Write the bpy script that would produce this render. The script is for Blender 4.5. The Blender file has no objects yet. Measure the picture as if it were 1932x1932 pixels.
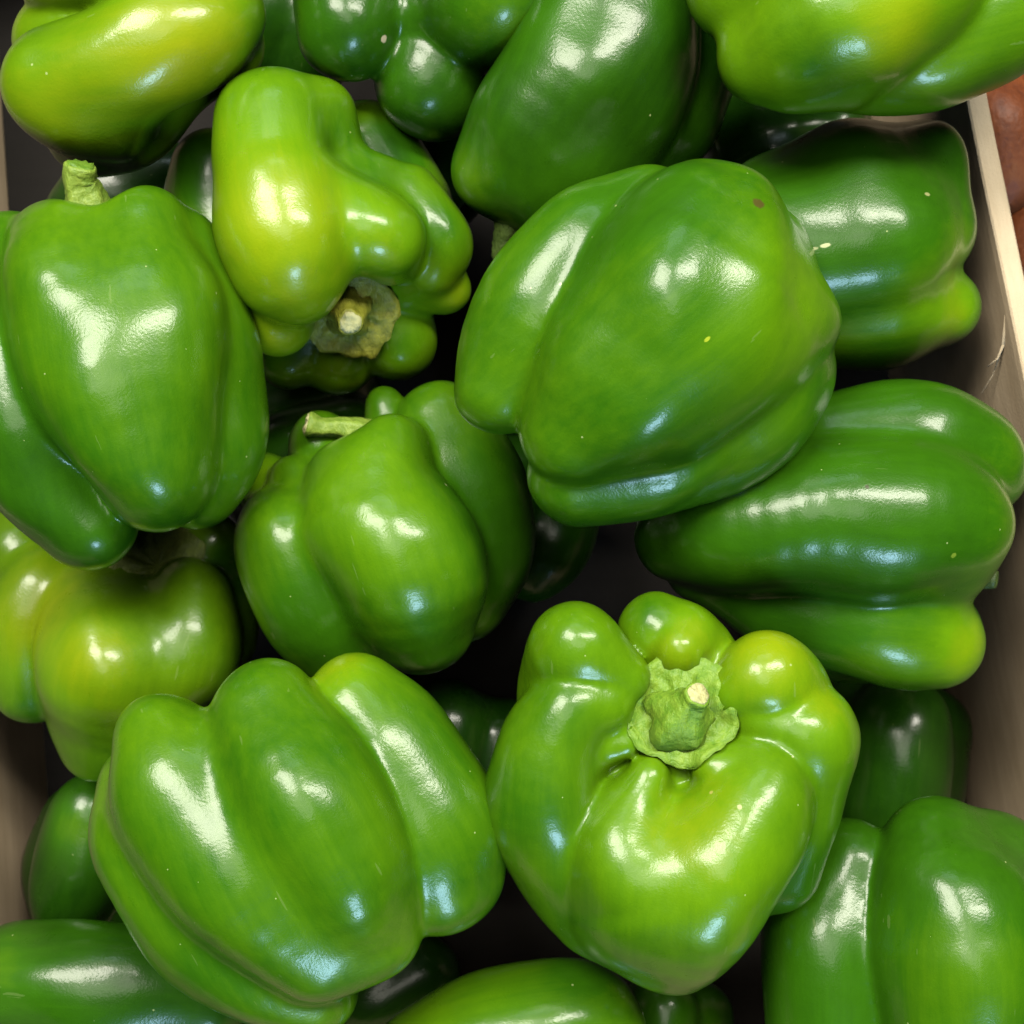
import bpy, math, random
import numpy as np
from mathutils import Matrix, Vector

# ------------------------------------------------------------------ camera, world, lamps, exposure
scn = bpy.context.scene
COL = scn.collection
CAM_LOC = Vector((0.0, -0.10, 0.566))
TILT = math.radians(10.0)
FPX = 2516.0            # focal length in survey units (picture = 1932 units wide)
cam_d = bpy.data.cameras.new("camera")
cam = bpy.data.objects.new("camera", cam_d); COL.objects.link(cam)
cam.location = CAM_LOC
cam.rotation_euler = (TILT, 0, 0)
cam_d.sensor_width = 36.0
cam_d.lens = 36.0 * FPX / 1932.0
cam_d.clip_start = 0.01; cam_d.clip_end = 50
cam_d.dof.use_dof = True
cam_d.dof.focus_distance = 0.385
cam_d.dof.aperture_fstop = 18.0
scn.camera = cam
CAM_R = Matrix.Rotation(TILT, 3, 'X')

world = bpy.data.worlds.new("World"); scn.world = world; world.use_nodes = True
bg = world.node_tree.nodes["Background"]
bg.inputs[0].default_value = (0.80, 0.86, 0.80, 1); bg.inputs[1].default_value = 0.006

def lamp(name, loc, target, sx, sy, power, color, rot=0.0):
    d = bpy.data.lights.new(name, 'AREA'); d.shape = 'RECTANGLE'; d.size = sx; d.size_y = sy
    d.energy = power; d.color = color
    o = bpy.data.objects.new(name, d); COL.objects.link(o)
    o.location = loc
    q = (Vector(target) - Vector(loc)).to_track_quat('-Z', 'Y')
    o.rotation_euler = (q.to_matrix() @ Matrix.Rotation(rot, 3, 'Z')).to_euler()
    return o
WARM = (1.0, 0.94, 0.82)
lamp("display_lamp", (-0.58, 0.58, 1.68), (0.0, 0.0, 0.1), 0.58, 0.78, 28, WARM, 0.35)
lamp("display_lamp.001", (0.60, 0.62, 1.70), (0.0, 0.0, 0.1), 0.30, 0.95, 25, WARM, -0.75)
lamp("ceiling_lamp", (-0.12, -0.10, 2.0), (-0.08, -0.05, 0.1), 0.95, 0.70, 5.5, WARM, 0.3)
lamp("ceiling_lamp.001", (-0.10, 1.90, 1.90), (0, 0, 0.1), 1.00, 0.40, 3.2, (0.80, 0.95, 1.0))
lamp("shop_window", (0.45, -1.75, 0.95), (0, 0, 0.1), 0.46, 0.38, 13, (0.44, 0.71, 1.0))

scn.view_settings.view_transform = 'Standard'
scn.view_settings.look = 'None'
scn.view_settings.exposure = 0.28
scn.view_settings.gamma = 1.0
scn.view_settings.use_curve_mapping = False
scn.cycles.max_bounces = 6; scn.cycles.diffuse_bounces = 0; scn.cycles.glossy_bounces = 3

# ------------------------------------------------------------------ helpers
def unproj(u, v, dep):
    """survey reading (u, v) at a given distance along the viewing axis -> world point"""
    c = Vector(((u - 966.0) / FPX * dep, -(v - 966.0) / FPX * dep, -dep))
    return CAM_LOC + CAM_R @ c

def new_mesh(name, verts, faces, mat=None, parent=None, smooth=True, attrs=None):
    me = bpy.data.meshes.new(name)
    verts = np.asarray(verts, dtype=np.float32)
    if isinstance(faces, np.ndarray):
        nf, k = faces.shape
        me.vertices.add(len(verts)); me.vertices.foreach_set("co", verts.ravel())
        me.loops.add(nf * k); me.loops.foreach_set("vertex_index", faces.astype(np.int32).ravel())
        me.polygons.add(nf)
        me.polygons.foreach_set("loop_start", np.arange(0, nf * k, k, dtype=np.int32))
        me.update(calc_edges=True); me.validate()
    else:
        me.from_pydata([tuple(map(float, p)) for p in verts], [], faces)
    if smooth:
        me.polygons.foreach_set("use_smooth", np.ones(len(me.polygons), dtype=bool))
    if attrs:
        for k2, a in attrs.items():
            at = me.attributes.new(k2, 'FLOAT', 'POINT'); at.data.foreach_set("value", a.astype(np.float32))
    if mat: me.materials.append(mat)
    me.update()
    o = bpy.data.objects.new(name, me); COL.objects.link(o)
    if parent: o.parent = parent
    return o

def tag(o, label=None, cat=None, group=None, kind=None):
    if label: o["label"] = label
    if cat: o["category"] = cat
    if group: o["group"] = group
    if kind: o["kind"] = kind
    return o

def box(name, x0, x1, y0, y1, z0, z1, mat, parent=None, jitter=0.0, nx=1, ny=1, nz=1, bevel=0.0, seed=0):
    import bmesh
    bm = bmesh.new()
    bmesh.ops.create_cube(bm, size=1.0)
    for e in bm.verts:
        e.co = Vector((x0 + (e.co.x + .5) * (x1 - x0), y0 + (e.co.y + .5) * (y1 - y0), z0 + (e.co.z + .5) * (z1 - z0)))
    if bevel: bmesh.ops.bevel(bm, geom=list(bm.edges), offset=bevel, segments=2, affect='EDGES', profile=.6)
    me = bpy.data.meshes.new(name); bm.to_mesh(me); bm.free()
    me.materials.append(mat)
    o = bpy.data.objects.new(name, me); COL.objects.link(o)
    if parent: o.parent = parent
    return o

# ---- node helpers
def mat_new(name):
    m = bpy.data.materials.new(name); m.use_nodes = True
    nt = m.node_tree
    return m, nt, nt.nodes["Principled BSDF"]

def nd(nt, t, **kw):
    n = nt.nodes.new(t)
    for k, v in kw.items(): setattr(n, k, v)
    return n

def noise(nt, vec, scale, detail=3, rough=.55):
    n = nd(nt, "ShaderNodeTexNoise"); n.inputs["Scale"].default_value = scale
    n.inputs["Detail"].default_value = detail; n.inputs["Roughness"].default_value = rough
    nt.links.new(vec, n.inputs["Vector"]); return n.outputs["Fac"]

def mapping(nt, vec, scale):
    n = nd(nt, "ShaderNodeMapping"); n.inputs["Scale"].default_value = scale
    nt.links.new(vec, n.inputs["Vector"]); return n.outputs["Vector"]

def math_(nt, op, a, b=None, c=None, clamp=False):
    n = nd(nt, "ShaderNodeMath", operation=op); n.use_clamp = clamp
    for i, x in enumerate((a, b, c)):
        if x is None: continue
        if isinstance(x, (int, float)): n.inputs[i].default_value = x
        else: nt.links.new(x, n.inputs[i])
    return n.outputs[0]

def ramp(nt, fac, stops, interp='LINEAR'):
    n = nd(nt, "ShaderNodeValToRGB"); cr = n.color_ramp; cr.interpolation = interp
    while len(cr.elements) < len(stops): cr.elements.new(0.5)
    for e, (p, c) in zip(cr.elements, stops):
        e.position = p; e.color = (*c, 1) if len(c) == 3 else c
    nt.links.new(fac, n.inputs[0]); return n.outputs[0]

def mixc(nt, fac, a, b, mode='MIX'):
    n = nd(nt, "ShaderNodeMix", data_type='RGBA', blend_type=mode)
    for i, x in ((0, fac), (6, a), (7, b)):
        if isinstance(x, (int, float)): n.inputs[i].default_value = x
        elif isinstance(x, tuple): n.inputs[i].default_value = (*x, 1)
        else: nt.links.new(x, n.inputs[i])
    return n.outputs[2]

def bump(nt, height, strength, dist, normal=None):
    n = nd(nt, "ShaderNodeBump"); n.inputs["Strength"].default_value = strength; n.inputs["Distance"].default_value = dist
    nt.links.new(height, n.inputs["Height"])
    if normal: nt.links.new(normal, n.inputs["Normal"])
    return n.outputs[0]

# ------------------------------------------------------------------ materials
DARK = (0.0045, 0.031, 0.0022)
MID = (0.034, 0.138, 0.0026)
LITE = (0.125, 0.285, 0.0030)
YEL = (0.300, 0.390, 0.0050)
OLIVE = (0.36, 0.40, 0.020)

def pepper_material(seed, marks=(), rough=0.30, specks=1.0, streak=0.10, tint=(1, 1, 1)):
    m, nt, b = mat_new("pepper_skin")
    L = nt.links.new
    tc = nd(nt, "ShaderNodeTexCoord").outputs["Object"]
    off = nd(nt, "ShaderNodeVectorMath", operation='ADD'); L(tc, off.inputs[0]); off.inputs[1].default_value = (seed * .37, seed * .71, seed * .13)
    p = off.outputs[0]
    at = nd(nt, "ShaderNodeAttribute", attribute_name="ripe_shade").outputs["Fac"]
    n1 = noise(nt, mapping(nt, p, (250, 250, 15)), 1.0, 5, .65)       # streaks along the fruit
    n2 = noise(nt, p, 38, 3)
    n3 = noise(nt, p, 320, 3, .6)
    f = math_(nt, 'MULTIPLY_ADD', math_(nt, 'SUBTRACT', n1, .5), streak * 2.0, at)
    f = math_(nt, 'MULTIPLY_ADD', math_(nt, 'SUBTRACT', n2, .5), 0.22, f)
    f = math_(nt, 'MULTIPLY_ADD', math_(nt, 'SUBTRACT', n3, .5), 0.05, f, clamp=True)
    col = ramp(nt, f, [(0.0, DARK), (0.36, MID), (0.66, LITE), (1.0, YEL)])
    if tint != (1, 1, 1): col = mixc(nt, 1.0, col, tint, 'MULTIPLY')
    # fine pale pores and flecks
    vor = nd(nt, "ShaderNodeTexVoronoi"); vor.inputs["Scale"].default_value = 300; L(p, vor.inputs["Vector"])
    rnd = nd(nt, "ShaderNodeSeparateColor"); L(vor.outputs["Color"], rnd.inputs[0])
    keep = math_(nt, 'GREATER_THAN', rnd.outputs[0], 1.0 - .06 * specks)
    dot = math_(nt, 'LESS_THAN', vor.outputs["Distance"], math_(nt, 'MULTIPLY', rnd.outputs[1], .13))
    spk = math_(nt, 'MULTIPLY', keep, dot)
    col = mixc(nt, math_(nt, 'MULTIPLY', spk, .7), col, (0.45, .55, .22))
    scr = noise(nt, mapping(nt, p, (420, 160, 30)), 1.0, 2, .5)           # hairline scuffs
    sc2 = math_(nt, 'MULTIPLY', math_(nt, 'GREATER_THAN', scr, .735), math_(nt, 'GREATER_THAN', n2, .50))
    col = mixc(nt, math_(nt, 'MULTIPLY', sc2, .12), col, (0.40, .48, .20))
    dull = noise(nt, p, 75, 4, .65)
    rgh = math_(nt, 'MULTIPLY_ADD', dull, .22, rough - .11)
    for (pos, r, c, st) in marks:       # scars and flecks on the skin
        d = nd(nt, "ShaderNodeVectorMath", operation='SUBTRACT'); L(tc, d.inputs[0]); d.inputs[1].default_value = pos
        sc = nd(nt, "ShaderNodeVectorMath", operation='MULTIPLY'); L(d.outputs[0], sc.inputs[0]); sc.inputs[1].default_value = st
        le = nd(nt, "ShaderNodeVectorMath", operation='LENGTH'); L(sc.outputs[0], le.inputs[0])
        ds = math_(nt, 'MULTIPLY_ADD', math_(nt, 'SUBTRACT', n3, .5), r * 1.2, le.outputs["Value"])
        mr = nd(nt, "ShaderNodeMapRange", interpolation_type='SMOOTHSTEP')
        L(ds, mr.inputs[0]); mr.inputs[1].default_value = r; mr.inputs[2].default_value = r * .6
        col = mixc(nt, math_(nt, 'MULTIPLY', mr.outputs[0], .9), col, c)
    L(col, b.inputs["Base Color"]); L(rgh, b.inputs["Roughness"])
    b.inputs["IOR"].default_value = 1.48
    b.inputs["Specular IOR Level"].default_value = 0.32
    b.inputs["Coat Weight"].default_value = 0.42
    b.inputs["Coat Roughness"].default_value = 0.15
    fine = noise(nt, p, 1150, 2, .6)
    wr = noise(nt, mapping(nt, p, (210, 210, 120)), 1.0, 3, .6)
    nb = bump(nt, fine, 0.36, 0.00016)
    nb = bump(nt, wr, 0.07, 0.0005, nb)
    L(nb, b.inputs["Normal"])
    nb2 = bump(nt, wr, 0.05, 0.0005, bump(nt, fine, 0.30, 0.00016))
    L(nb2, b.inputs["Coat Normal"])
    return m

def stem_material(name, c1, c2, seed):
    m, nt, b = mat_new(name); L = nt.links.new
    tc = nd(nt, "ShaderNodeTexCoord").outputs["Object"]
    n1 = noise(nt, mapping(nt, tc, (500, 500, 80)), 1.0, 4, .65)
    n2 = noise(nt, tc, 240, 4, .7)
    col = ramp(nt, math_(nt, 'ADD', math_(nt, 'MULTIPLY', n1, .5), math_(nt, 'MULTIPLY', n2, .5)), [(.30, c1), (.70, c2)])
    L(col, b.inputs["Base Color"]); b.inputs["Roughness"].default_value = .48
    h = math_(nt, 'ADD', n1, n2)
    L(bump(nt, h, .6, .0012), b.inputs["Normal"])
    return m
M_STEM = stem_material("stem_green", (0.055, .17, .010), (.22, .38, .035), 1)
M_STEM_PALE = stem_material("stem_pale", (0.10, .22, .015), (.34, .48, .07), 1)
M_STEM_DARK = stem_material("stem_dark", (0.03, .06, .010), (.10, .16, .03), 1)
M_CALYX = stem_material("calyx_green", (0.085, .24, .010), (.28, .46, .040), 2)
M_CALYX_OLD = stem_material("calyx_old", (0.065, .11, .010), (.24, .33, .045), 2)
M_CALYX_OLIVE = stem_material("calyx_olive", (0.13, .155, .008), (.42, .43, .05), 2)
M_CUT = stem_material("cut_tan", (0.40, .40, .13), (.68, .70, .38), 3)

def wood_material(name, c1, c2, scale, rough=.8, strength=.4):
    m, nt, b = mat_new(name); L = nt.links.new
    tc = nd(nt, "ShaderNodeTexCoord").outputs["Object"]
    n1 = noise(nt, mapping(nt, tc, scale), 1.0, 6, .7)
    n2 = noise(nt, tc, 22, 4, .6)
    n3 = noise(nt, tc, 900, 2, .6)
    f = math_(nt, 'ADD', math_(nt, 'MULTIPLY', n1, .5), math_(nt, 'MULTIPLY', n2, .5))
    col = ramp(nt, f, [(.3, c1), (.7, c2)])
    L(col, b.inputs["Base Color"]); b.inputs["Roughness"].default_value = rough; b.inputs["Specular IOR Level"].default_value = .2
    L(bump(nt, math_(nt, 'ADD', n1, math_(nt, 'MULTIPLY', n3, .5)), strength, .0006), b.inputs["Normal"])
    return m
M_BOARD = wood_material("crate_board", (.46, .35, .22), (.66, .53, .36), (130, 22, 130), .62)
M_EDGE = wood_material("board_edge", (.52, .41, .26), (.72, .60, .42), (220, 28, 220), .85, .7)
M_FLOOR_SHADE = wood_material("crate_floor", (.010, .009, .008), (.018, .016, .014), (30, 90, 90), .75)  # near-black floor colour stands in for the shade down in the gaps
M_TABLE = wood_material("table_wood", (.05, .032, .020), (.12, .075, .045), (12, 90, 90), .6)

# ------------------------------------------------------------------ the crate
table = tag(box("display_table", -1.2, 1.2, -1.2, 1.2, -.055, -.010, M_TABLE), kind="structure")

CR = math.radians(7.3)
crate = bpy.data.objects.new("produce_crate", None); COL.objects.link(crate)
crate.location = (-0.0175, 0.0, -.0099); crate.rotation_euler = (0, 0, CR)
tag(crate, "shallow board crate with pale raw rim, heaped with green peppers", "crate")
XW, YW, ZT, TH = 0.1935, 0.290, 0.146, 0.0072

def rough_board(name, p0, p1, th, z0, z1, mat_face, mat_edge, parent, seed):
    """board standing between p0 and p1 with a slightly ragged sawn top edge"""
    rs = np.random.RandomState(seed)
    n = 90
    p0 = np.array(p0); p1 = np.array(p1); d = p1 - p0; ln = np.linalg.norm(d); d = d / ln
    nrm = np.array((-d[1], d[0]))
    def wob(a, w):
        x = np.cumsum(rs.randn(n)); x = x - np.linspace(x[0], x[-1], n)
        k = np.ones(w) / w; x = np.convolve(np.pad(x, w, mode='edge'), k, mode='same')[w:-w]
        return a * x / (np.abs(x).max() + 1e-9)
    t = np.linspace(0, ln, n)
    hi = wob(.0006, 5); ia = wob(.0005, 3); oa = wob(.0004, 3); bow = wob(.0010, 25)
    prof = []
    for i in range(n):
        c = p0 + d * t[i] + nrm * bow[i]
        a = c + nrm * (th / 2 + ia[i]); bq = c - nrm * (th / 2 + oa[i])
        a0 = c + nrm * th / 2; b0 = c - nrm * th / 2
        z = z1 + hi[i]
        prof.append([(*a0, z0), (*a0, z1 - .004), (*a, z - .0006), (*(a - nrm * .0006), z), (*(bq + nrm * .0006), z), (*bq, z - .0006), (*b0, z1 - .004), (*b0, z0)])
    V = [q for r in prof for q in r]; F = []; mi = []
    for i in range(n - 1):
        for j in range(8):
            a = i * 8 + j; b2 = i * 8 + (j + 1) % 8
            F.append((a, b2, b2 + 8, a + 8)); mi.append(1 if j in (2, 3, 4) else 0)
    F.append(tuple(range(8))[::-1]); mi.append(0); F.append(tuple(range((n - 1) * 8, n * 8))); mi.append(0)
    o = new_mesh(name, V, F, mat_face, parent, smooth=False)
    o.data.materials.append(mat_edge)
    o.data.polygons.foreach_set("material_index", mi); o.data.update()
    return o
rough_board("side_wall", (XW, -YW), (XW, YW), TH, 0, ZT, M_BOARD, M_EDGE, crate, 1)
rough_board("side_wall", (-XW, YW), (-XW, -YW), TH, 0, ZT, M_BOARD, M_EDGE, crate, 2)
rough_board("end_wall", (XW - TH / 2 - .0005, YW - .004), (-XW + TH / 2 + .0005, YW - .004), TH, 0, ZT, M_BOARD, M_EDGE, crate, 3)
rough_board("end_wall", (-XW + TH / 2 + .0005, -YW + .004), (XW - TH / 2 - .0005, -YW + .004), TH, 0, ZT, M_BOARD, M_EDGE, crate, 4)
box("crate_floor", -XW + TH / 2 + .0008, XW - TH / 2 - .0008, -YW + TH + .001, YW - TH - .001, .001, .0098, M_FLOOR_SHADE, crate)

def fibre(name, pts, r, mat, parent):
    V = []; F = []; n = len(pts)
    for i, q in enumerate(pts):
        q = Vector(q); t = (Vector(pts[min(i + 1, n - 1)]) - Vector(pts[max(i - 1, 0)])).normalized()
        X = t.orthogonal().normalized(); Y = t.cross(X)
        rr = r * (1 - .75 * i / (n - 1))
        for j in range(6):
            a = j * math.pi / 3; V.append(q + (X * math.cos(a) + Y * math.sin(a) * .6) * rr)
    for i in range(n - 1):
        for j in range(6): F.append((i * 6 + j, i * 6 + (j + 1) % 6, i * 6 + 6 + (j + 1) % 6, i * 6 + 6 + j))
    F.append(tuple(range(6))[::-1]); F.append(tuple(range(n * 6 - 6, n * 6)))
    return new_mesh(name, V, F, mat, parent)
XI = XW - TH / 2
fibre("splinter", [(XI, .022, ZT - .004), (XI - .0010, .012, ZT - .010), (XI - .0030, .004, ZT - .019), (XI - .0062, -.001, ZT - .024)], .0009, M_EDGE, crate)
fibre("splinter", [(XI - .0010, .012, ZT - .010), (XI - .0028, .008, ZT - .013), (XI - .0060, .006, ZT - .015)], .0006, M_EDGE, crate)
fibre("splinter", [(XI + .0004, .128, ZT - .002), (XI - .0018, .118, ZT - .003), (XI - .0014, .106, ZT - .003), (XI + .0002, .098, ZT - .002)], .0009, M_BOARD, crate)

# ------------------------------------------------------------------ signed-distance modelling of fruit
def catmull(P, sub):
    P = np.asarray(P, float)
    if len(P) == 1: return P
    Q = np.vstack([2 * P[0] - P[1], P, 2 * P[-1] - P[-2]])
    out = []
    for i in range(1, len(Q) - 2):
        for t in np.linspace(0, 1, sub, endpoint=False):
            a, b, c, d = Q[i - 1], Q[i], Q[i + 1], Q[i + 2]
            out.append(.5 * ((2 * b) + (-a + c) * t + (2 * a - 5 * b + 4 * c - d) * t * t + (-a + 3 * b - 3 * c + d) * t ** 3))
    out.append(P[-1]); return np.array(out)

class Fruit:
    def __init__(self, D, lobes, seed, wob=.00045):
        self.D = D; self.px = D / FPX
        rs = np.random.RandomState(seed)
        self.items = []
        for lo in lobes:
            chains = lo[1] if isinstance(lo[1][0], list) else [lo[1]]
            chs = [catmull([self.pt4(*q) for q in c], 5).astype(np.float32) for c in chains]
            self.items.append((lo[0] * self.px, chs, lo[2] if len(lo) > 2 else 1, (lo[3] if len(lo) > 3 else 60) * self.px))
        K = rs.randn(9, 3); K /= np.linalg.norm(K, axis=1)[:, None]
        lam = rs.uniform(.022, .06, 9)
        self.K = (K / lam[:, None] * 2 * math.pi).astype(np.float32); self.ph = rs.uniform(0, 6.28, 9).astype(np.float32)
        self.amp = (wob * lam / .05).astype(np.float32)
    def pt4(self, u, v, w, r):
        dep = self.D - w * self.px
        p = unproj(u, v, dep)
        return (p.x, p.y, p.z, r * dep / FPX)
    def pt(self, u, v, w):
        return np.array(self.pt4(u, v, w, 1)[:3])
    def __call__(self, P):
        P = P.astype(np.float32)
        d = None
        for k, chs, sgn, k2 in self.items:
            dl = None
            for ch in chs:
                dc = None
                if len(ch) == 1:
                    q = P - ch[0, :3]; dc = np.sqrt((q * q).sum(1)) - ch[0, 3]
                for i in range(len(ch) - 1):
                    a = ch[i, :3]; ab = ch[i + 1, :3] - a; l2 = float(ab @ ab) + 1e-12
                    pa = P - a
                    t = np.clip(pa @ ab / l2, 0, 1)
                    pa = pa - t[:, None] * ab
                    ds = np.sqrt(np.einsum('ij,ij->i', pa, pa)) - (ch[i, 3] + t * (ch[i + 1, 3] - ch[i, 3]))
                    dc = ds if dc is None else np.minimum(dc, ds)
                if dl is None: dl = dc
                else:
                    h = np.maximum(k2 - np.abs(dl - dc), 0) / k2
                    dl = np.minimum(dl, dc) - h * h * k2 * .25
            if d is None: d = dl; continue
            if sgn > 0:
                h = np.maximum(k - np.abs(d - dl), 0) / k
                d = np.minimum(d, dl) - h * h * k * .25
            else:
                h = np.maximum(k - np.abs(d + dl), 0) / k
                d = np.maximum(d, -dl) + h * h * k * .25
        for kk, ph, am in zip(self.K, self.ph, self.amp):
            d = d + am * np.sin(P @ kk + ph)
        return d
    def bounds(self):
        lo = np.min([(c[:, :3] - c[:, 3:4]).min(0) for _, cs, s, _2 in self.items if s > 0 for c in cs], axis=0)
        hi = np.max([(c[:, :3] + c[:, 3:4]).max(0) for _, cs, s, _2 in self.items if s > 0 for c in cs], axis=0)
        return lo - .004, hi + .004

def surface_nets(f, lo, hi, h):
    st = 4
    n = np.ceil((hi - lo) / h / st).astype(int) * st + 1
    ax = [lo[i] + h * np.arange(n[i]) for i in range(3)]
    cx = [a[::st] for a in ax]
    G = np.stack(np.meshgrid(*cx, indexing='ij'), -1).reshape(-1, 3)
    C = f(G).reshape([len(c) for c in cx])
    near = np.abs(C) < h * st * 1.9
    nb = [s - 1 for s in C.shape]
    blk = np.zeros(nb, bool)
    for i in (0, 1):
        for j in (0, 1):
            for k in (0, 1):
                blk |= near[i:nb[0] + i, j:nb[1] + j, k:nb[2] + k]
    F = np.repeat(np.repeat(np.repeat(C, st, 0), st, 1), st, 2)[:n[0], :n[1], :n[2]].astype(np.float32)
    need = np.zeros(n, bool)
    bi = np.argwhere(blk) * st
    o = np.arange(st + 1)
    need[bi[:, 0][:, None, None, None] + o[None, :, None, None], bi[:, 1][:, None, None, None] + o[None, None, :, None], bi[:, 2][:, None, None, None] + o[None, None, None, :]] = True
    ii = np.argwhere(need)
    F[need] = f(lo + ii * h)
    S = F < 0
    c = [s - 1 for s in F.shape]
    cor = [(i, j, k) for i in (0, 1) for j in (0, 1) for k in (0, 1)]
    cnt = sum(S[i:c[0] + i, j:c[1] + j, k:c[2] + k].astype(np.int8) for i, j, k in cor)
    act = (cnt > 0) & (cnt < 8)
    ci = np.argwhere(act)
    idx = -np.ones(act.shape, np.int64); idx[act] = np.arange(len(ci))
    acc = np.zeros((len(ci), 3)); num = np.zeros(len(ci))
    vals = {q: F[ci[:, 0] + q[0], ci[:, 1] + q[1], ci[:, 2] + q[2]] for q in cor}
    for q in cor:
        for a in range(3):
            if q[a] == 0:
                q2 = tuple(1 if i == a else q[i] for i in range(3))
                v0, v1 = vals[q], vals[q2]
                m = (v0 < 0) != (v1 < 0)
                t = np.where(m, v0 / np.where(m, v0 - v1, 1), 0)
                e = np.tile(np.array(q, float), (len(ci), 1)); e[:, a] += t
                acc[m] += e[m]; num[m] += 1
    V = lo + (ci + acc / num[:, None]) * h
    quads = []
    for a in range(3):
        b, d = (a + 1) % 3, (a + 2) % 3
        s0 = [slice(None)] * 3; s1 = [slice(None)] * 3
        s0[a] = slice(0, -1); s1[a] = slice(1, None)
        A, B = S[tuple(s0)], S[tuple(s1)]
        e = np.argwhere(A != B)
        e = e[(e[:, b] > 0) & (e[:, d] > 0) & (e[:, b] < F.shape[b] - 1) & (e[:, d] < F.shape[d] - 1)]
        ins = A[e[:, 0], e[:, 1], e[:, 2]]
        def cell(db, dd):
            g = e.copy(); g[:, b] += db; g[:, d] += dd; return idx[g[:, 0], g[:, 1], g[:, 2]]
        Q = np.stack([cell(-1, -1), cell(0, -1), cell(0, 0), cell(-1, 0)], 1)
        Q[~ins] = Q[~ins][:, ::-1]
        quads.append(Q)
    Q = np.concatenate(quads); Q = Q[(Q >= 0).all(1)]
    return V, Q

def grad(f, P, e=.0004):
    g = np.stack([f(P + np.eye(3)[i] * e) - f(P - np.eye(3)[i] * e) for i in range(3)], 1)
    return g / (np.linalg.norm(g, axis=1)[:, None] + 1e-12)

def relax(V, Q, it):
    n = len(V)
    E = np.concatenate([Q[:, [0, 1]], Q[:, [1, 2]], Q[:, [2, 3]], Q[:, [3, 0]]])
    E = np.concatenate([E, E[:, ::-1]])
    deg = np.bincount(E[:, 0], minlength=n)[:, None]
    for lam in it:
        A = np.stack([np.bincount(E[:, 0], weights=V[E[:, 1], i], minlength=n) for i in range(3)], 1) / np.maximum(deg, 1)
        V = V + lam * (A - V)
    return V

def keep_largest(V, Q):
    n = len(V); lab = np.arange(n)
    while True:
        m = lab[Q].min(1); new = lab.copy()
        for i in range(4): np.minimum.at(new, Q[:, i], m)
        new = new[new]
        if (new == lab).all(): break
        lab = new
    cnt = np.bincount(lab, minlength=n); best = cnt.argmax()
    k = lab == best; mp = -np.ones(n, int); mp[k] = np.arange(k.sum())
    return V[k], mp[Q[k[Q[:, 0]]]]

def march(f, P, d, mx=.12, n=40):
    """sphere-trace from P along unit d to the fruit's surface"""
    P = P.copy(); tot = np.zeros(len(P))
    for _ in range(n):
        s = np.maximum(f(P) * .8, 0) ; s = np.minimum(s, mx - tot); P = P + d * s[:, None]; tot += s
    return P

PEPPERS = []
def basis_from(z):
    z = Vector(z).normalized()
    return z.to_track_quat('Z', 'Y').to_matrix()

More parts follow.
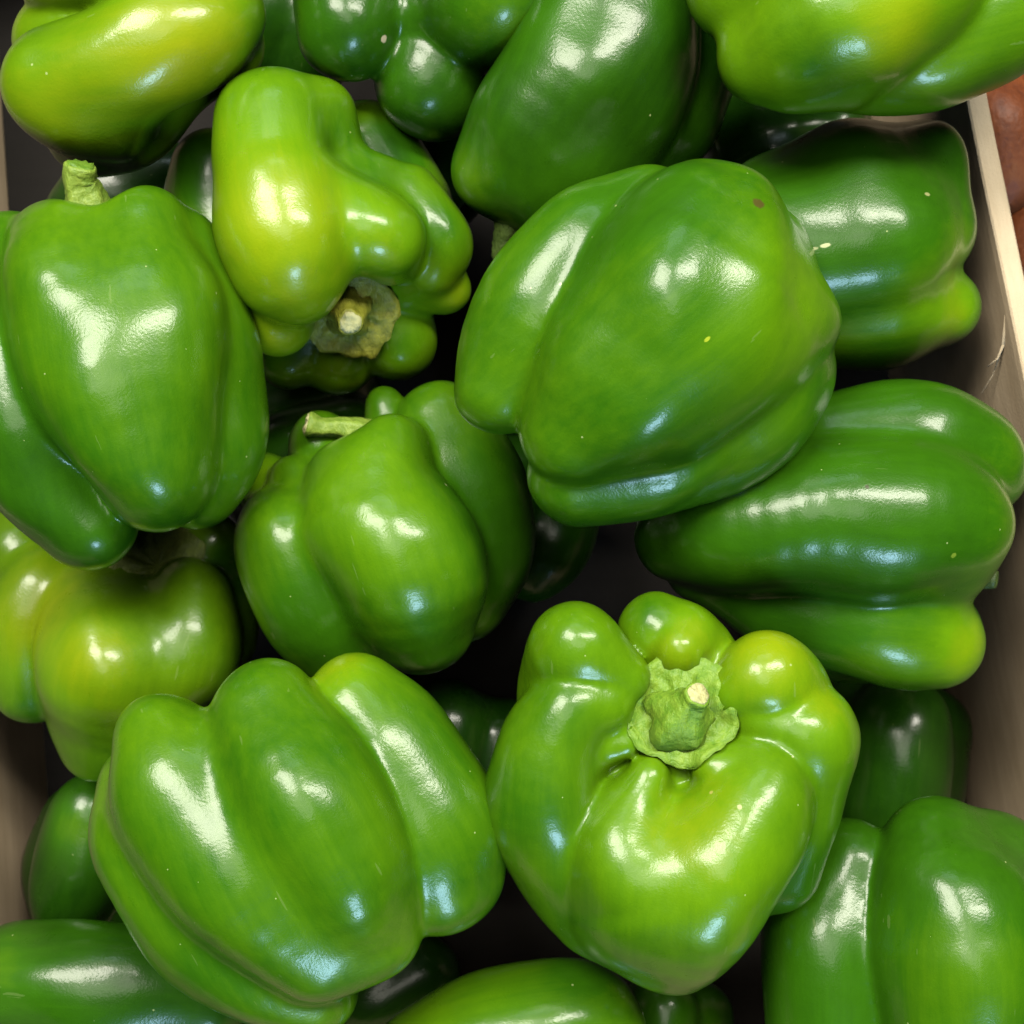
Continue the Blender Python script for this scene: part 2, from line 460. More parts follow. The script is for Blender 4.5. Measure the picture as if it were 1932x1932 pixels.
def pepper(label, D, lobes, axis, ripe_shade=.4, spots=(), stem=None, calyx=None, marks=(), h=.0011, seed=1, rough=.30,
           group="green bell peppers in the crate", wob=.00045, specks=1.0, tint=(1, 1, 1), soft=9):
    f = Fruit(D, lobes, seed, wob)
    lo, hi = f.bounds()
    V, Q = surface_nets(f, lo, hi, h)
    V, Q = keep_largest(V, Q)
    V = relax(V, Q, (.5,) * soft)
    a0, a1 = f.pt(*axis[0]), f.pt(*axis[1])
    R = basis_from(a1 - a0)
    base = Vector(((V[:, 0].min() + V[:, 0].max()) / 2, (V[:, 1].min() + V[:, 1].max()) / 2, V[:, 2].min()))
    MW = Matrix.Translation(base) @ R.to_4x4()
    MI = np.array(MW.inverted())
    loc = lambda P: np.asarray(P) @ MI[:3, :3].T + MI[:3, 3]
    # skin colour: ripeness patches, partly with lit and shaded tones painted in
    rv = np.full(len(V), ripe_shade)
    for (u, v, w, r, val) in spots:
        c = f.pt(u, v, w); d = np.linalg.norm(V - c, axis=1) / (r * f.px)
        wgt = np.exp(-d * d); rv = rv * (1 - wgt) + (ripe_shade + (val - ripe_shade) * 1.4) * wgt
    ml = []
    cw = np.array(CAM_LOC)
    for (u, v, r, c, st) in marks:
        d = np.array(unproj(u, v, 1.0)) - cw; d /= np.linalg.norm(d)
        P = march(f, (cw + d * .2)[None], d[None], mx=.5, n=80)
        ml.append((tuple(loc(P)[0]), r * f.px, c, st))
    m = pepper_material(seed, ml, rough, specks, tint=tint)
    has = stem or calyx
    if has:
        root = bpy.data.objects.new("bell_pepper", None); COL.objects.link(root); root.matrix_world = MW
        root.empty_display_size = .02
        new_mesh("body", loc(V), Q, m, root, attrs={"ripe_shade": rv})
    else:
        root = new_mesh("bell_pepper", loc(V), Q, m, None, attrs={"ripe_shade": rv}); root.matrix_world = MW
    tag(root, label, "pepper", group)
    if calyx:   # (u, v, w, radius, direction towards the outside, points, material)
        u, v, w, r, dirp, npt, mt = calyx[:7]
        up = calyx[7] if len(calyx) > 7 else 0.0
        c = f.pt(u, v, w); dd = f.pt(*dirp) - c; dd /= np.linalg.norm(dd)
        B = np.array(basis_from(dd)); rs = np.random.RandomState(seed + 5)
        nr, na = 9, 72
        r = r * f.px; ph = rs.uniform(0, 6.28, 6)
        th = np.linspace(0, 2 * math.pi, na, endpoint=False)
        edge = 1 + .05 * np.cos(npt * th + ph[0]) + .03 * np.cos((2 * npt + 1) * th + ph[1]) +   .018 * np.cos(13 * th + ph[2]) + .012 * np.cos(23 * th + ph[3])
        rows = []
        for i in range(nr):
            q = (i + .15) / (nr - 1 + .15)
            rr = r * q * edge
            rows.append(c + dd * .03 + (B[:, 0] * np.cos(th)[:, None] + B[:, 1] * np.sin(th)[:, None]) * rr[:, None])
        P = np.concatenate(rows)
        tgt = march(f, P, np.tile(-dd, (len(P), 1)), mx=.045)
        g = grad(f, tgt)
        q = np.repeat(np.arange(nr) / (nr - 1), na)
        tha = np.tile(th, nr)
        # smooth the seat so that the calyx bridges the furrows between shoulders
        hgt = ((tgt - c) @ dd).reshape(nr, na)
        for _ in range(6):
            hgt = .5 * hgt + .25 * (np.roll(hgt, 1, 1) + np.roll(hgt, -1, 1))
        h0 = hgt[0].mean(); hgt = h0 + np.clip(hgt - h0, -.0022, .0016)
        lift = up + .0011 + .0024 * np.sin(np.minimum(q * 1.5, 1) * math.pi) * .5 + .0008 * np.cos(11 * tha + 5 * q + ph[4]) * q * (1 - q) * 3 \
               + .0003 * np.cos(17 * tha - 9 * q + ph[5]) * q + .0007 * np.sin(q * 21 + 2 * np.cos(3 * tha)) * (q > .2)
        flat = P - np.outer((P - c) @ dd, dd)
        top = flat + np.outer(hgt.ravel() + lift, dd)
        bot = flat + np.outer(hgt.ravel() + up * .6 - .0012, dd)
        Vc = np.concatenate([top, bot]); N = nr * na; F = []
        for i in range(nr - 1):
            for j in range(na):
                a = i * na + j; b2 = i * na + (j + 1) % na
                F.append((a, a + na, b2 + na, b2)); F.append((N + b2, N + b2 + na, N + a + na, N + a))
        e0 = (nr - 1) * na
        for j in range(na):
            F.append((e0 + j, N + e0 + j, N + e0 + (j + 1) % na, e0 + (j + 1) % na))
        F.append(tuple(range(na)))
        new_mesh("calyx", loc(Vc), F, mt, root)
    if stem:    # ([(u, v, w, radius) ...], stem material, cut material or None)
        pts, mt, mc = stem
        ch = catmull([f.pt4(*q) for q in pts], 6)
        rs = np.random.RandomState(seed + 9); na = 24
        th = np.linspace(0, 2 * math.pi, na, endpoint=False); ph = rs.uniform(0, 6.28, 3)
        rows = []; B = None
        for i in range(len(ch)):
            t = ch[min(i + 1, len(ch) - 1), :3] - ch[max(i - 1, 0), :3]; t /= np.linalg.norm(t)
            if B is None: B = np.array(basis_from(t))[:, :2]
            X = B[:, 0] - t * (B[:, 0] @ t); X /= np.linalg.norm(X); Y = np.cross(t, X); B = np.stack([X, Y], 1)
            fd = 1 - .8 * (i / (len(ch) - 1)) ** 2
            rr = ch[i, 3] * (1 + .13 * fd * np.cos(5 * th + ph[0]) + .05 * np.cos(3 * th + ph[1] + i * .15) + .03 * rs.randn(na))
            rows.append(ch[i, :3] + np.outer(np.cos(th) * rr, X) + np.outer(np.sin(th) * rr, Y))
        t = ch[-1, :3] - ch[-2, :3]; t /= np.linalg.norm(t)
        end = rows[-1]; cen = end.mean(0)
        rows.append(cen + (end - cen) * .90 + t * .0006)
        rows.append(cen + (end - cen) * .70 + t * .0004)
        rows.append(cen + (end - cen) * .05 - t * .0002)
        n = len(rows); F = []
        for i in range(n - 1):
            for j in range(na):
                a = i * na + j; b2 = i * na + (j + 1) % na
                F.append((a, b2, b2 + na, a + na))
        F.append(tuple(range((n - 1) * na, n * na)))
        so = new_mesh("stem", loc(np.concatenate(rows)), F, mt, root)
        if mc:
            dv = [cen + t * .0009]; rs = np.random.RandomState(seed + 3)
            for q in (.45, .8, .84):
                hh = .0010 if q < .83 else .0002
                dv += list(cen + (end - cen) * q + t * (hh + .00025 * rs.randn(na))[:, None])
            Fd = [(0, 1 + j, 1 + (j + 1) % na) for j in range(na)]
            for i in range(2):
                for j in range(na):
                    a = 1 + i * na + j; b2 = 1 + i * na + (j + 1) % na
                    Fd.append((a, a + na, b2 + na, b2))
            new_mesh("cut_end", loc(np.array(dv)), Fd, mc, so)
    PEPPERS.append(root)
    return root

# ------------------------------------------------------------------ the peppers, top of the heap first
# lobe = (blend, [(u, v, towards the eye, radius) ...])
B1 = (1, 1, 1)
# big pepper in the middle
pepper("large smooth green pepper lying on top at the middle, small brown scar on its shoulder", 0.400, [
    (30, [(1150, 760, -120, 110), (1290, 600, -140, 190), (1380, 510, -120, 150)]),
    (90, [(1082, 800, 50, 92), (1175, 655, 90, 148), (1285, 500, 70, 160), (1325, 434, 30, 128)]),
    (110, [(1120, 800, 50, 95), (1250, 722, 80, 156), (1362, 640, 60, 155), (1420, 618, 20, 132)]),
    (110, [(1305, 570, 70, 168), (1355, 482, 20, 98)]),
    (40, [(1392, 432, -20, 50)]),
    (40, [(1512, 612, 0, 68)]),
    (18, [(940, 735, -5, 84), (1000, 620, -15, 128), (1110, 488, -15, 128), (1205, 415, -25, 104), (1255, 392, -40, 78)]),
    (14, [(1085, 905, -15, 92), (1200, 865, -20, 120), (1370, 785, -50, 145), (1440, 710, -70, 135)]),
  ], ((985, 830, 0), (1480, 430, 0)), ripe_shade=.42, seed=11,
  spots=[(1250, 450, 150, 120, .30), (1450, 600, 100, 150, .62), (1250, 820, 150, 110, .36), (1100, 480, 60, 120, .34), (1200, 920, 60, 120, .36), (1520, 720, 0, 100, .36)],
  marks=[(1432, 383, 13, (.085, .062, .018), (1, 1, .6)), (1335, 640, 3.5, (.40, .50, .03), (1, 1, .45)), (1058, 536, 4, (.5, .6, .3), B1)])

# left pepper standing on its tip, stem up
pepper("tall green pepper at the left edge with a short upright cut stem", 0.412, [
    (30, [(200, 600, -130, 170), (230, 800, -130, 140)]),
    (30, [[(118, 468, 5, 100), (165, 620, 60, 146), (235, 780, 80, 140), (288, 885, 60, 102)],
          [(274, 460, 5, 104), (285, 600, 50, 132), (300, 750, 70, 122), (290, 880, 60, 105)]], 1, 50),
    (16, [(335, 490, -50, 100), (372, 680, -60, 122), (378, 830, -60, 120), (365, 905, -70, 95)]),
    (18, [(20, 510, -60, 105), (5, 700, 0, 128), (88, 880, 0, 116), (165, 980, -20, 98)]),
    (50, [(188, 335, 10, 52), (186, 360, -40, 40)], -1),
  ], ((285, 1000, 0), (150, 370, 0)), ripe_shade=.42, seed=12,
  spots=[(150, 420, 80, 130, .48), (330, 650, 100, 70, .52), (60, 850, 60, 150, .28), (100, 1000, 60, 110, .30), (250, 650, 160, 60, .5), (380, 600, 0, 100, .5)],
  stem=([(172, 428, -60, 66), (167, 396, -42, 46), (158, 362, -26, 35), (151, 338, -14, 31), (153, 315, -4, 31)], M_STEM_PALE, M_STEM))

# bottom-left big pepper
pepper("big broad green pepper at lower left with a wide pale reflection", 0.400, [
    (30, [(420, 1520, -130, 170), (560, 1680, -130, 160)]),
    (30, [[(505, 1350, 20, 110), (565, 1480, 65, 145), (645, 1620, 75, 142), (705, 1752, 40, 90)],
          [(308, 1405, -5, 92), (360, 1510, 30, 136), (480, 1650, 60, 150), (600, 1775, 40, 108)]], 1, 46),
    (8, [(672, 1331, -50, 102), (736, 1425, -52, 134), (800, 1560, -45, 148), (832, 1642, -42, 120)]),
    (26, [(262, 1480, -70, 86), (290, 1600, -40, 112), (400, 1750, -30, 125), (560, 1850, -50, 108), (610, 1872, -60, 76)]),
  ], ((690, 1870, -40), (400, 1310, -20)), ripe_shade=.42, seed=13,
  spots=[(640, 1260, -30, 90, .72), (300, 1400, 60, 90, .5), (720, 1760, 100, 80, .55), (450, 1800, 60, 120, .36), (600, 1900, 0, 80, .52), (700, 1560, 100, 100, .45), (210, 1500, 0, 90, .5)])

# stem-up pepper lower right of the middle
pepper("bright green pepper facing up, showing its round calyx and cut stem", 0.398, [
    (40, [(1165, 1440, -75, 80), (1230, 1450, -70, 90)]),
    (40, [(1284, 1345, -98, 105), (1270, 1500, -150, 160), (1265, 1640, -150, 190), (1265, 1730, -140, 140)]),
    (9, [(1166, 1272, 6, 56), (1090, 1218, 4, 86), (1080, 1290, -90, 100), (1090, 1420, -150, 120)]),
    (9, [[(1128, 1330, 14, 66), (1076, 1352, 15, 86), (1034, 1440, -5, 112), (1040, 1545, -60, 120), (1140, 1680, -150, 114)],
         [(1174, 1404, 16, 38), (1105, 1420, -5, 62)]], 1, 20),
    (9, [[(1350, 1455, 28, 54), (1432, 1474, 18, 92), (1395, 1560, 35, 126), (1300, 1670, 10, 155), (1262, 1772, -50, 106)],
         [(1220, 1474, 30, 52), (1185, 1565, 22, 92), (1225, 1680, 10, 140)],
         [(1150, 1535, 0, 62), (1180, 1600, 10, 100)]], 1, 34),
    (70, [(1112, 1620, -70, 100), (1175, 1690, -70, 124)]),
    (9, [(1432, 1360, 6, 55), (1522, 1390, -15, 95), (1490, 1480, -70, 112), (1430, 1600, -120, 122)]),
    (9, [(1394, 1302, 8, 56), (1445, 1275, 0, 86), (1470, 1310, -60, 90), (1440, 1380, -110, 110)]),
    (9, [(1232, 1188, -70, 70), (1310, 1228, -80, 76), (1300, 1330, -150, 110)]),
    (16, [(1284, 1222, -12, 50), (1300, 1200, -50, 60), (1284, 1280, -60, 60)]),
  ], ((1265, 1800, -150), (1283, 1340, 30)), ripe_shade=.56, seed=14, h=.0010, soft=7,
  spots=[(1450, 1230, 40, 90, .82), (1280, 1210, 0, 60, .78), (1540, 1340, 40, 60, .72), (1300, 1560, 140, 130, .74), (1000, 1500, 0, 110, .36), (1150, 1760, 0, 130, .34), (1080, 1190, 60, 50, .52),
         (1480, 1640, -60, 120, .36), (1580, 1500, -60, 70, .45), (1280, 1720, 100, 60, .5), (1050, 1330, 60, 70, .46), (1220, 1150, 0, 50, .45)],
  calyx=(1284, 1340, 10, 106, (1288, 1325, 120), 6, M_CALYX, .0014),
  stem=([(1281, 1354, -30, 72), (1282, 1352, 18, 68), (1287, 1345, 44, 56), (1297, 1333, 62, 38), (1309, 1319, 78, 28), (1316, 1311, 90, 26)], M_CALYX, M_CUT),
  marks=[(1395, 1522, 5, (.5, .55, .25), B1), (1342, 1495, 5, (.42, .42, .10), B1)])

# top-right bright pepper over the rim
pepper("bright yellow-green pepper at top right resting over the crate rim", 0.402, [
    (40, [(1500, -20, -110, 130), (1700, -60, -110, 160)]),
    (26, [[(1438, 100, 10, 86), (1560, 55, 50, 142), (1690, -20, 50, 155)],
          [(1600, 138, 0, 68), (1520, 130, 10, 68)]], 1, 40),
    (26, [(1402, -35, 0, 112), (1560, -90, 40, 160), (1750, -120, 30, 150)]),
    (10, [(1600, 140, -40, 70), (1720, 105, -30, 108), (1850, 40, -30, 125), (1900, -80, -50, 140)]),
  ], ((1360, 40, 0), (1900, -120, 0)), ripe_shade=.60, seed=15,
  spots=[(1680, 30, 140, 90, .86), (1540, 110, 120, 60, .40), (1600, 180, 0, 70, .68), (1400, 120, 60, 60, .62), (1850, 80, 40, 120, .5), (1480, 20, 140, 70, .55)])

# yellow-green knobbly one
pepper("knobbly yellow-green pepper with a raised arm-like lobe and old brown-green calyx", 0.430, [
    (40, [(560, 420, -120, 120), (650, 500, -160, 130)]),
    (10, [[(516, 236, 10, 112), (512, 340, 40, 114), (540, 440, 60, 138), (562, 535, 50, 78)],
          [(596, 228, -30, 84), (618, 290, -40, 74), (640, 350, -50, 80)],
          [(590, 405, 30, 96), (690, 430, 40, 92), (720, 445, 30, 86)],
          [(700, 380, -60, 90), (740, 480, -20, 58)]], 1, 26),
    (10, [(760, 400, -80, 90), (826, 455, -70, 66), (812, 500, -90, 62)]),
    (10, [(780, 500, -140, 85), (842, 550, -150, 50)]),
    (22, [(500, 530, -60, 78), (526, 610, -42, 68)]),
    (12, [(590, 580, -220, 100), (548, 672, -215, 66)]),
    (12, [(640, 590, -230, 100), (638, 676, -235, 74)]),
    (12, [(700, 570, -230, 100), (750, 640, -220, 80)]),
    (10, [(398, 320, -170, 78), (420, 430, -200, 110), (520, 520, -240, 120)]),
    (10, [(690, 280, -210, 90), (750, 400, -200, 110)]),
   ], ((560, 180, -100), (660, 590, 20)), ripe_shade=.66, seed=16,
  spots=[(530, 420, 180, 130, .82), (530, 150, 0, 90, .42), (640, 250, 40, 80, .50), (700, 330, 30, 70, .48), (560, 540, 100, 60, .84), (720, 450, 100, 70, .70), (830, 430, 0, 80, .46), (530, 620, 0, 60, .86), (860, 570, -100, 50, .80),
         (380, 320, -100, 90, .32), (740, 280, -100, 80, .25), (760, 660, -100, 70, .45)],
  calyx=(662, 594, -60, 92, (665, 635, 70), 5, M_CALYX_OLIVE, .0012),
  stem=([(655, 575, -90, 60), (655, 585, -55, 50), (657, 598, -20, 35), (660, 606, 2, 27), (661, 608, 10, 25)], M_CALYX_OLIVE, M_CUT))

# top-left pepper
pepper("yellow-green pepper lying sideways in the top left corner", 0.425, [
    (40, [(160, 100, -110, 120), (350, 20, -110, 120)]),
    (16, [[(112, 150, 20, 106), (220, 125, 40, 112), (350, 70, 40, 110), (405, 30, 20, 92)],
          [(150, 200, 0, 88), (218, 222, -15, 72)]], 1, 60),
    (16, [(165, 245, -90, 82), (260, 218, -85, 82), (340, 160, -80, 74), (420, 85, -60, 80)]),
    (10, [(110, -40, -10, 70), (240, -80, 10, 110), (370, -70, -10, 95)]),
  ], ((470, 40, 0), (20, 60, 0)), ripe_shade=.72, seed=17, tint=(1.0, .93, 1),
  spots=[(330, 90, 120, 110, .90), (470, 60, 0, 60, .34), (80, 80, 60, 70, .52), (250, 260, 0, 60, .5), (190, 320, -60, 80, .42), (200, 0, 60, 90, .56), (80, 220, 40, 80, .76)])

# top middle dark pepper, blossom end to the viewer
pepper("deep green three-lobed pepper at top middle showing its blossom end", 0.437, [
    (40, [(800, -60, -150, 150)]),
    (12, [(655, 62, 10, 93), (680, -50, -60, 130)]),
    (12, [(814, 156, -70, 108), (830, 90, -140, 115), (820, -20, -190, 130)]),
    (12, [(925, 0, 20, 134), (900, -90, -60, 160)]),
    (20, [(800, 30, -10, 60)]),
  ], ((745, 110, 60), (850, -150, -200)), ripe_shade=.24, seed=18,
  spots=[(600, 40, 40, 50, .36), (950, 20, 120, 80, .40), (800, 220, 0, 80, .20)],
  marks=[(905, 92, 9, (.7, .6, .38), B1)] if False else [(725, 73, 8, (.7, .6, .38), B1)])

# long pepper, upper middle
pepper("long dark green pepper slanting down from the top edge, stem tucked underneath", 0.440, [
    (40, [(1040, 260, -90, 130), (1180, 60, -110, 150)]),
    (60, [(945, 325, 10, 92), (1030, 245, 40, 145), (1125, 110, 50, 165), (1185, -40, 30, 150)]),
    (60, [(1040, 370, -10, 95), (1120, 280, 10, 125), (1190, 120, 20, 125)]),
    (10, [(1190, 310, -70, 85), (1270, 190, -80, 108), (1310, 60, -90, 105), (1320, -60, -100, 100)]),
  ], ((1200, -80, 0), (950, 400, 0)), ripe_shade=.19, seed=19,
  spots=[(900, 330, 60, 80, .42), (1080, 60, 150, 100, .32), (1200, 120, 130, 80, .16), (1060, 330, 80, 80, .36), (1320, 200, 0, 90, .28)],
  stem=([(978, 392, 0, 42), (966, 425, -10, 31), (956, 458, -25, 25), (950, 488, -40, 23)], M_STEM_DARK, M_CUT))

# right dark pepper
pepper("dark green pepper against the right wall of the crate, yellow-green lower shoulder", 0.450, [
    (40, [(1480, 440, -110, 150), (1640, 440, -100, 140)]),
    (40, [(1470, 420, 0, 130), (1620, 350, 10, 122), (1720, 322, -10, 92), (1742, 315, -20, 78)]),
    (70, [(1470, 500, 10, 150), (1630, 455, 40, 150), (1735, 440, 5, 100)]),
    (26, [(1500, 570, -30, 120), (1650, 580, -20, 116), (1768, 586, -45, 80)]),
  ], ((1400, 520, 0), (1800, 440, 0)), ripe_shade=.29, seed=20,
  spots=[(1780, 500, 60, 80, .62), (1720, 540, 100, 70, .52), (1790, 600, 20, 80, .64), (1560, 640, 60, 90, .42), (1650, 310, 100, 80, .26)],
  marks=[(1750, 366, 4, (.38, .40, .16), (1, 1, .35)), (1533, 470, 4, (.40, .45, .2), (1, 1, .3)), (1557, 463, 4, (.55, .6, .3), (1, 1, .4)), (1648, 402, 8, (.10, .20, .06), B1)])

# right lower pepper
pepper("long smooth green pepper lying on its side by the right wall", 0.432, [
    (40, [(1450, 980, -120, 110), (1700, 1000, -120, 170)]),
    (18, [(1560, 850, -50, 115), (1700, 830, -30, 116), (1815, 858, -40, 106), (1852, 888, -60, 88)]),
    (24, [(1275, 1012, -10, 80), (1400, 990, 30, 128), (1600, 975, 50, 160), (1760, 985, 40, 142), (1800, 990, 30, 112)]),
    (22, [(1340, 1062, -70, 78), (1500, 1125, -70, 112), (1680, 1175, -50, 118), (1765, 1208, -50, 90)]),
    (10, [(1600, 1185, -150, 105), (1740, 1195, -160, 104)]),
    (40, [(1780, 1060, 10, 90)]),
  ], ((1200, 1010, 0), (1870, 1060, 0)), ripe_shade=.32, seed=21,
  spots=[(1860, 1000, 60, 80, .5), (1800, 1220, 0, 90, .72), (1650, 1240, 0, 90, .5), (1400, 960, 100, 120, .34), (1650, 920, 130, 100, .30), (1480, 1100, 0, 130, .20), (1900, 850, 0, 60, .42)],
  stem=([(1820, 1080, -40, 26), (1855, 1090, -30, 20), (1878, 1094, -20, 17)], M_STEM_DARK, None),
  marks=[(1636, 918, 4, (.05, .06, .02), B1), (1800, 1048, 6, (.22, .34, .03), B1)])

# middle pepper
pepper("squat green pepper left of centre with a torn stem bent over its shoulder", 0.442, [
    (40, [(720, 950, -100, 140), (770, 1100, -100, 140)]),
    (40, [(745, 852, 25, 68), (725, 940, 55, 112), (770, 1060, 55, 146), (790, 1170, 10, 108)]),
    (60, [(640, 905, 15, 62), (665, 990, 40, 112)]),
    (24, [(510, 985, -25, 58), (550, 1025, 0, 106), (595, 1130, -10, 112), (640, 1190, -40, 100)]),
    (16, [(552, 900, -40, 42), (575, 950, -30, 62)]),
    (10, [(612, 842, -110, 70), (650, 920, -120, 90)]),
    (10, [(505, 915, -120, 60), (560, 980, -120, 90)]),
    (10, [(722, 772, -110, 42), (740, 850, -120, 70)]),
    (10, [(828, 795, -75, 78), (868, 920, -85, 125), (888, 1050, -105, 115), (880, 1120, -115, 95)]),
  ], ((780, 1200, -40), (650, 810, -20)), ripe_shade=.44, seed=22,
  spots=[(760, 1000, 150, 140, .52), (700, 900, 100, 80, .56), (540, 1000, 60, 80, .5), (600, 1160, 60, 110, .34), (900, 1000, 0, 130, .30), (790, 1200, 100, 90, .36), (850, 760, 0, 60, .5), (500, 900, -60, 60, .62)],
  stem=([(702, 836, -70, 46), (672, 817, -50, 30), (640, 807, -38, 19), (608, 807, -30, 18), (582, 801, -24, 25)], M_STEM_PALE, M_CUT),
  marks=[(842, 915, 5, (.6, .6, .3), B1)])

# left lower yellow pepper
pepper("dull olive-yellow pepper at the left edge under the tall stemmed pepper", 0.470, [
    (40, [(200, 1150, -120, 150), (300, 1250, -110, 140)]),
    (40, [(190, 1165, 10, 100), (225, 1245, 30, 150), (200, 1330, 0, 112), (185, 1395, -30, 70)]),
    (16, [(365, 1135, 10, 80), (340, 1215, 20, 110), (290, 1300, 0, 105)]),
    (16, [(85, 1110, -40, 82), (48, 1200, -40, 90), (62, 1285, -50, 72)]),
    (16, [(425, 1115, -100, 66), (400, 1200, -100, 90)]),
    (16, [(30, 1030, -90, 74), (100, 1100, -120, 90)]),
    (16, [(390, 1030, -110, 66), (330, 1100, -130, 90)]),
  ], ((220, 1420, -60), (295, 1075, 0)), ripe_shade=.63, seed=23,
  spots=[(330, 1150, 100, 120, .56), (180, 1380, 0, 100, .56), (80, 1150, 60, 100, .80), (60, 1330, 0, 50, .44), (420, 1250, 0, 80, .5), (440, 1080, -60, 70, .32), (180, 1240, 160, 60, .82)],
  calyx=(300, 1070, -40, 88, (295, 1060, 60), 5, M_CALYX_OLD, .003), specks=.3, wob=.0006, tint=(.96, .90, 1.1))

# bottom right
pepper("large green pepper cropped by the bottom right corner", 0.420, [
    (40, [(1700, 1800, -120, 160), (1760, 1950, -120, 180)]),
    (40, [(1768, 1612, -10, 106), (1795, 1750, 30, 172), (1820, 1900, 30, 180)]),
    (12, [(1605, 1640, -70, 94), (1570, 1760, -60, 130), (1562, 1880, -40, 128), (1570, 1990, -40, 130)]),
    (40, [(1870, 1650, -50, 110), (1900, 1850, -50, 130)]),
  ], ((1720, 2050, 0), (1700, 1540, 0)), ripe_shade=.31, seed=24,
  spots=[(1700, 1660, 80, 90, .28), (1820, 1850, 180, 120, .44), (1500, 1700, 0, 90, .28), (1600, 1900, 80, 100, .32)])

# bottom left corner
pepper("dark green pepper lying across the bottom left corner", 0.458, [
    (40, [(100, 1880, -100, 110), (350, 1900, -100, 110)]),
    (40, [(40, 1850, 0, 112), (180, 1850, 20, 116), (380, 1880, 0, 105)]),
    (10, [(40, 1985, -20, 84), (220, 1990, -10, 92), (400, 1990, -20, 90)]),
  ], ((-40, 1900, 0), (450, 1920, 0)), ripe_shade=.24, seed=25,
  spots=[(20, 1840, 60, 70, .44), (300, 1820, 60, 90, .16)])

# bottom middle
pepper("green pepper at the middle of the bottom edge, only its rounded back showing", 0.440, [
    (40, [(950, 2030, -80, 140)]),
    (30, [(800, 2010, 0, 112), (940, 1950, 20, 118), (1080, 1925, 10, 112), (1115, 1940, 0, 104)]),
    (10, [(850, 2080, 20, 100), (1000, 2050, 50, 120), (1130, 2040, 30, 100)]),
  ], ((760, 2020, 0), (1200, 1930, 0)), ripe_shade=.46, seed=26,
  spots=[(820, 1950, 50, 80, .58), (1100, 1850, 30, 70, .32)])

# --- lower layers seen in the gaps
def heap(label, D, c, r, L, ang, seed, ripe_shade=.15, w=0, h=.0019, stem=None, calyx=None, nl=3, spots=()):
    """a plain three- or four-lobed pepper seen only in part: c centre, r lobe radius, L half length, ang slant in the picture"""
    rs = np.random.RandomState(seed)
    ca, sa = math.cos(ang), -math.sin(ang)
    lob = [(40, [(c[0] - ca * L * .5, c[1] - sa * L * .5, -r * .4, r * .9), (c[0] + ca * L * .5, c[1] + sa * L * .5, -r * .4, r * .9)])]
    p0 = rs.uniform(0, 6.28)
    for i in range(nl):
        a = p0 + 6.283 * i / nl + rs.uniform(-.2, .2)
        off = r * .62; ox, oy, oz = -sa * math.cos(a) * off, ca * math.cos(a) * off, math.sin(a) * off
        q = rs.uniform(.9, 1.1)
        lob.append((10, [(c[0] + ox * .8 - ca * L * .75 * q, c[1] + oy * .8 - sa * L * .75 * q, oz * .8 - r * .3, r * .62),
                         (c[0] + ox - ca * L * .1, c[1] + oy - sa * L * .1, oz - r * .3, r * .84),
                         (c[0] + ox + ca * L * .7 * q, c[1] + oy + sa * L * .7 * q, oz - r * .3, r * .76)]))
    return pepper(label, D, lob, ((c[0] - ca * L, c[1] - sa * L, 0), (c[0] + ca * L, c[1] + sa * L, 0)), ripe_shade=ripe_shade, seed=seed, h=h, stem=stem, calyx=calyx, spots=spots)

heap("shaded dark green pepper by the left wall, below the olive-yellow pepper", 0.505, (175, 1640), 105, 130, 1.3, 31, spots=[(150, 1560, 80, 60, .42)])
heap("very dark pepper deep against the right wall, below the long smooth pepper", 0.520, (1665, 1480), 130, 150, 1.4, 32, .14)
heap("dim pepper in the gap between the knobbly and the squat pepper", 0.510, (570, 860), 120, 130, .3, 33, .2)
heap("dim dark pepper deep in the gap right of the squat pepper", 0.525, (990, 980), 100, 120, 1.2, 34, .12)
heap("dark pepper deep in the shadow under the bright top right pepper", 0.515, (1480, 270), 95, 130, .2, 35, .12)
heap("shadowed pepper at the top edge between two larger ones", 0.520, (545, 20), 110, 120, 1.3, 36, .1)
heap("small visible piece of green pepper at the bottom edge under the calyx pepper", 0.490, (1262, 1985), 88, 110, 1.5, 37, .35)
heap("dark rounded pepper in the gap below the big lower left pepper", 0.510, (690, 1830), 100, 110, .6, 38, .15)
heap("dark pepper buried in the shadow left of the long slanting pepper", 0.525, (800, 330), 100, 120, .9, 39, .05)
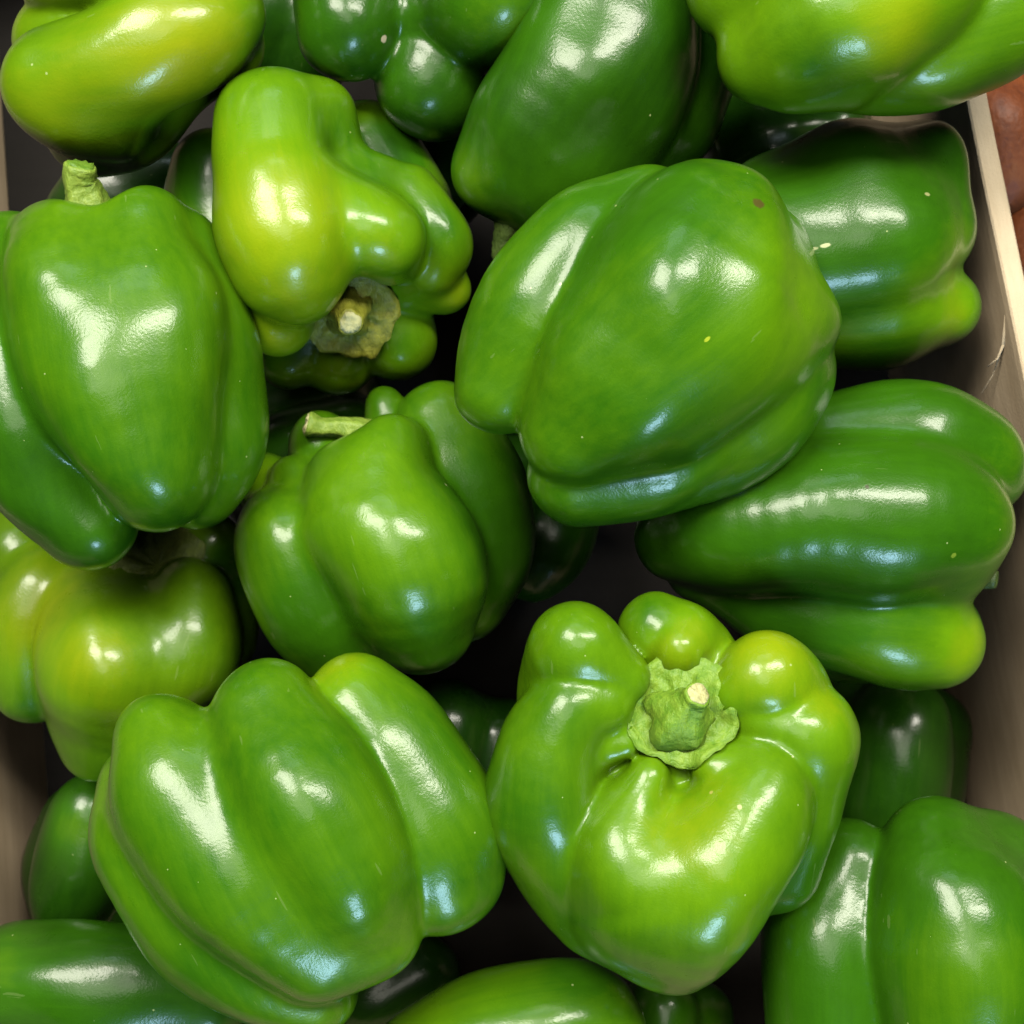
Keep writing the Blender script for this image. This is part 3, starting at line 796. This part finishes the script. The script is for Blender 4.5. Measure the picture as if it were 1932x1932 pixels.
heap("dark pepper buried at left between the top left and tall stemmed peppers", 0.520, (250, 420), 110, 120, .2, 40, .1)
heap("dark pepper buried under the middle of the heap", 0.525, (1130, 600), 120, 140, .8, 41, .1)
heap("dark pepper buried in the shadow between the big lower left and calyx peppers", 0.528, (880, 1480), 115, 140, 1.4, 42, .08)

# ------------------------------------------------------------------ next to the crate
m, nt, b = mat_new("root_skin"); _L = nt.links.new
_tc = nd(nt, "ShaderNodeTexCoord").outputs["Object"]
_n1 = noise(nt, mapping(nt, _tc, (60, 60, 25)), 1.0, 5, .65); _n2 = noise(nt, _tc, 350, 3, .6)
_L(ramp(nt, math_(nt, 'ADD', math_(nt, 'MULTIPLY', _n1, .7), math_(nt, 'MULTIPLY', _n2, .3)), [(.3, (.085, .020, .006)), (.55, (.20, .052, .012)), (.75, (.28, .10, .028))]), b.inputs["Base Color"])
b.inputs["Roughness"].default_value = .55
_L(bump(nt, math_(nt, 'ADD', _n1, math_(nt, 'MULTIPLY', _n2, .4)), .5, .002), b.inputs["Normal"])
M_ROOT = m

def root_veg(label, D, chain, seed):
    f = Fruit(D, [(30, chain)], seed, .0009)
    lo, hi = f.bounds()
    V, Q = surface_nets(f, lo, hi, .002)
    V, Q = keep_largest(V, Q); V = relax(V, Q, (.5, .5))
    a0, a1 = f.pt(*chain[0][:3]), f.pt(*chain[-1][:3])
    MW = Matrix.Translation(Vector(V.mean(0))) @ basis_from(a1 - a0).to_4x4(); MI = np.array(MW.inverted())
    o = new_mesh("sweet_potato", V @ MI[:3, :3].T + MI[:3, 3], Q, M_ROOT); o.matrix_world = MW
    tag(o, label, "sweet potato", "root vegetables beside the crate")
root_veg("reddish brown root vegetable just outside the crate rim, upper one", 0.52, [(1885, 120, 0, 40), (1890, 240, 10, 75), (1885, 340, 0, 62), (1880, 390, -20, 25)], 61)
root_veg("rough brown root vegetable outside the crate rim, below the redder one", 0.53, [(1955, 400, 0, 40), (1965, 500, 10, 90), (1985, 620, 0, 95), (2010, 740, 0, 60)], 62)
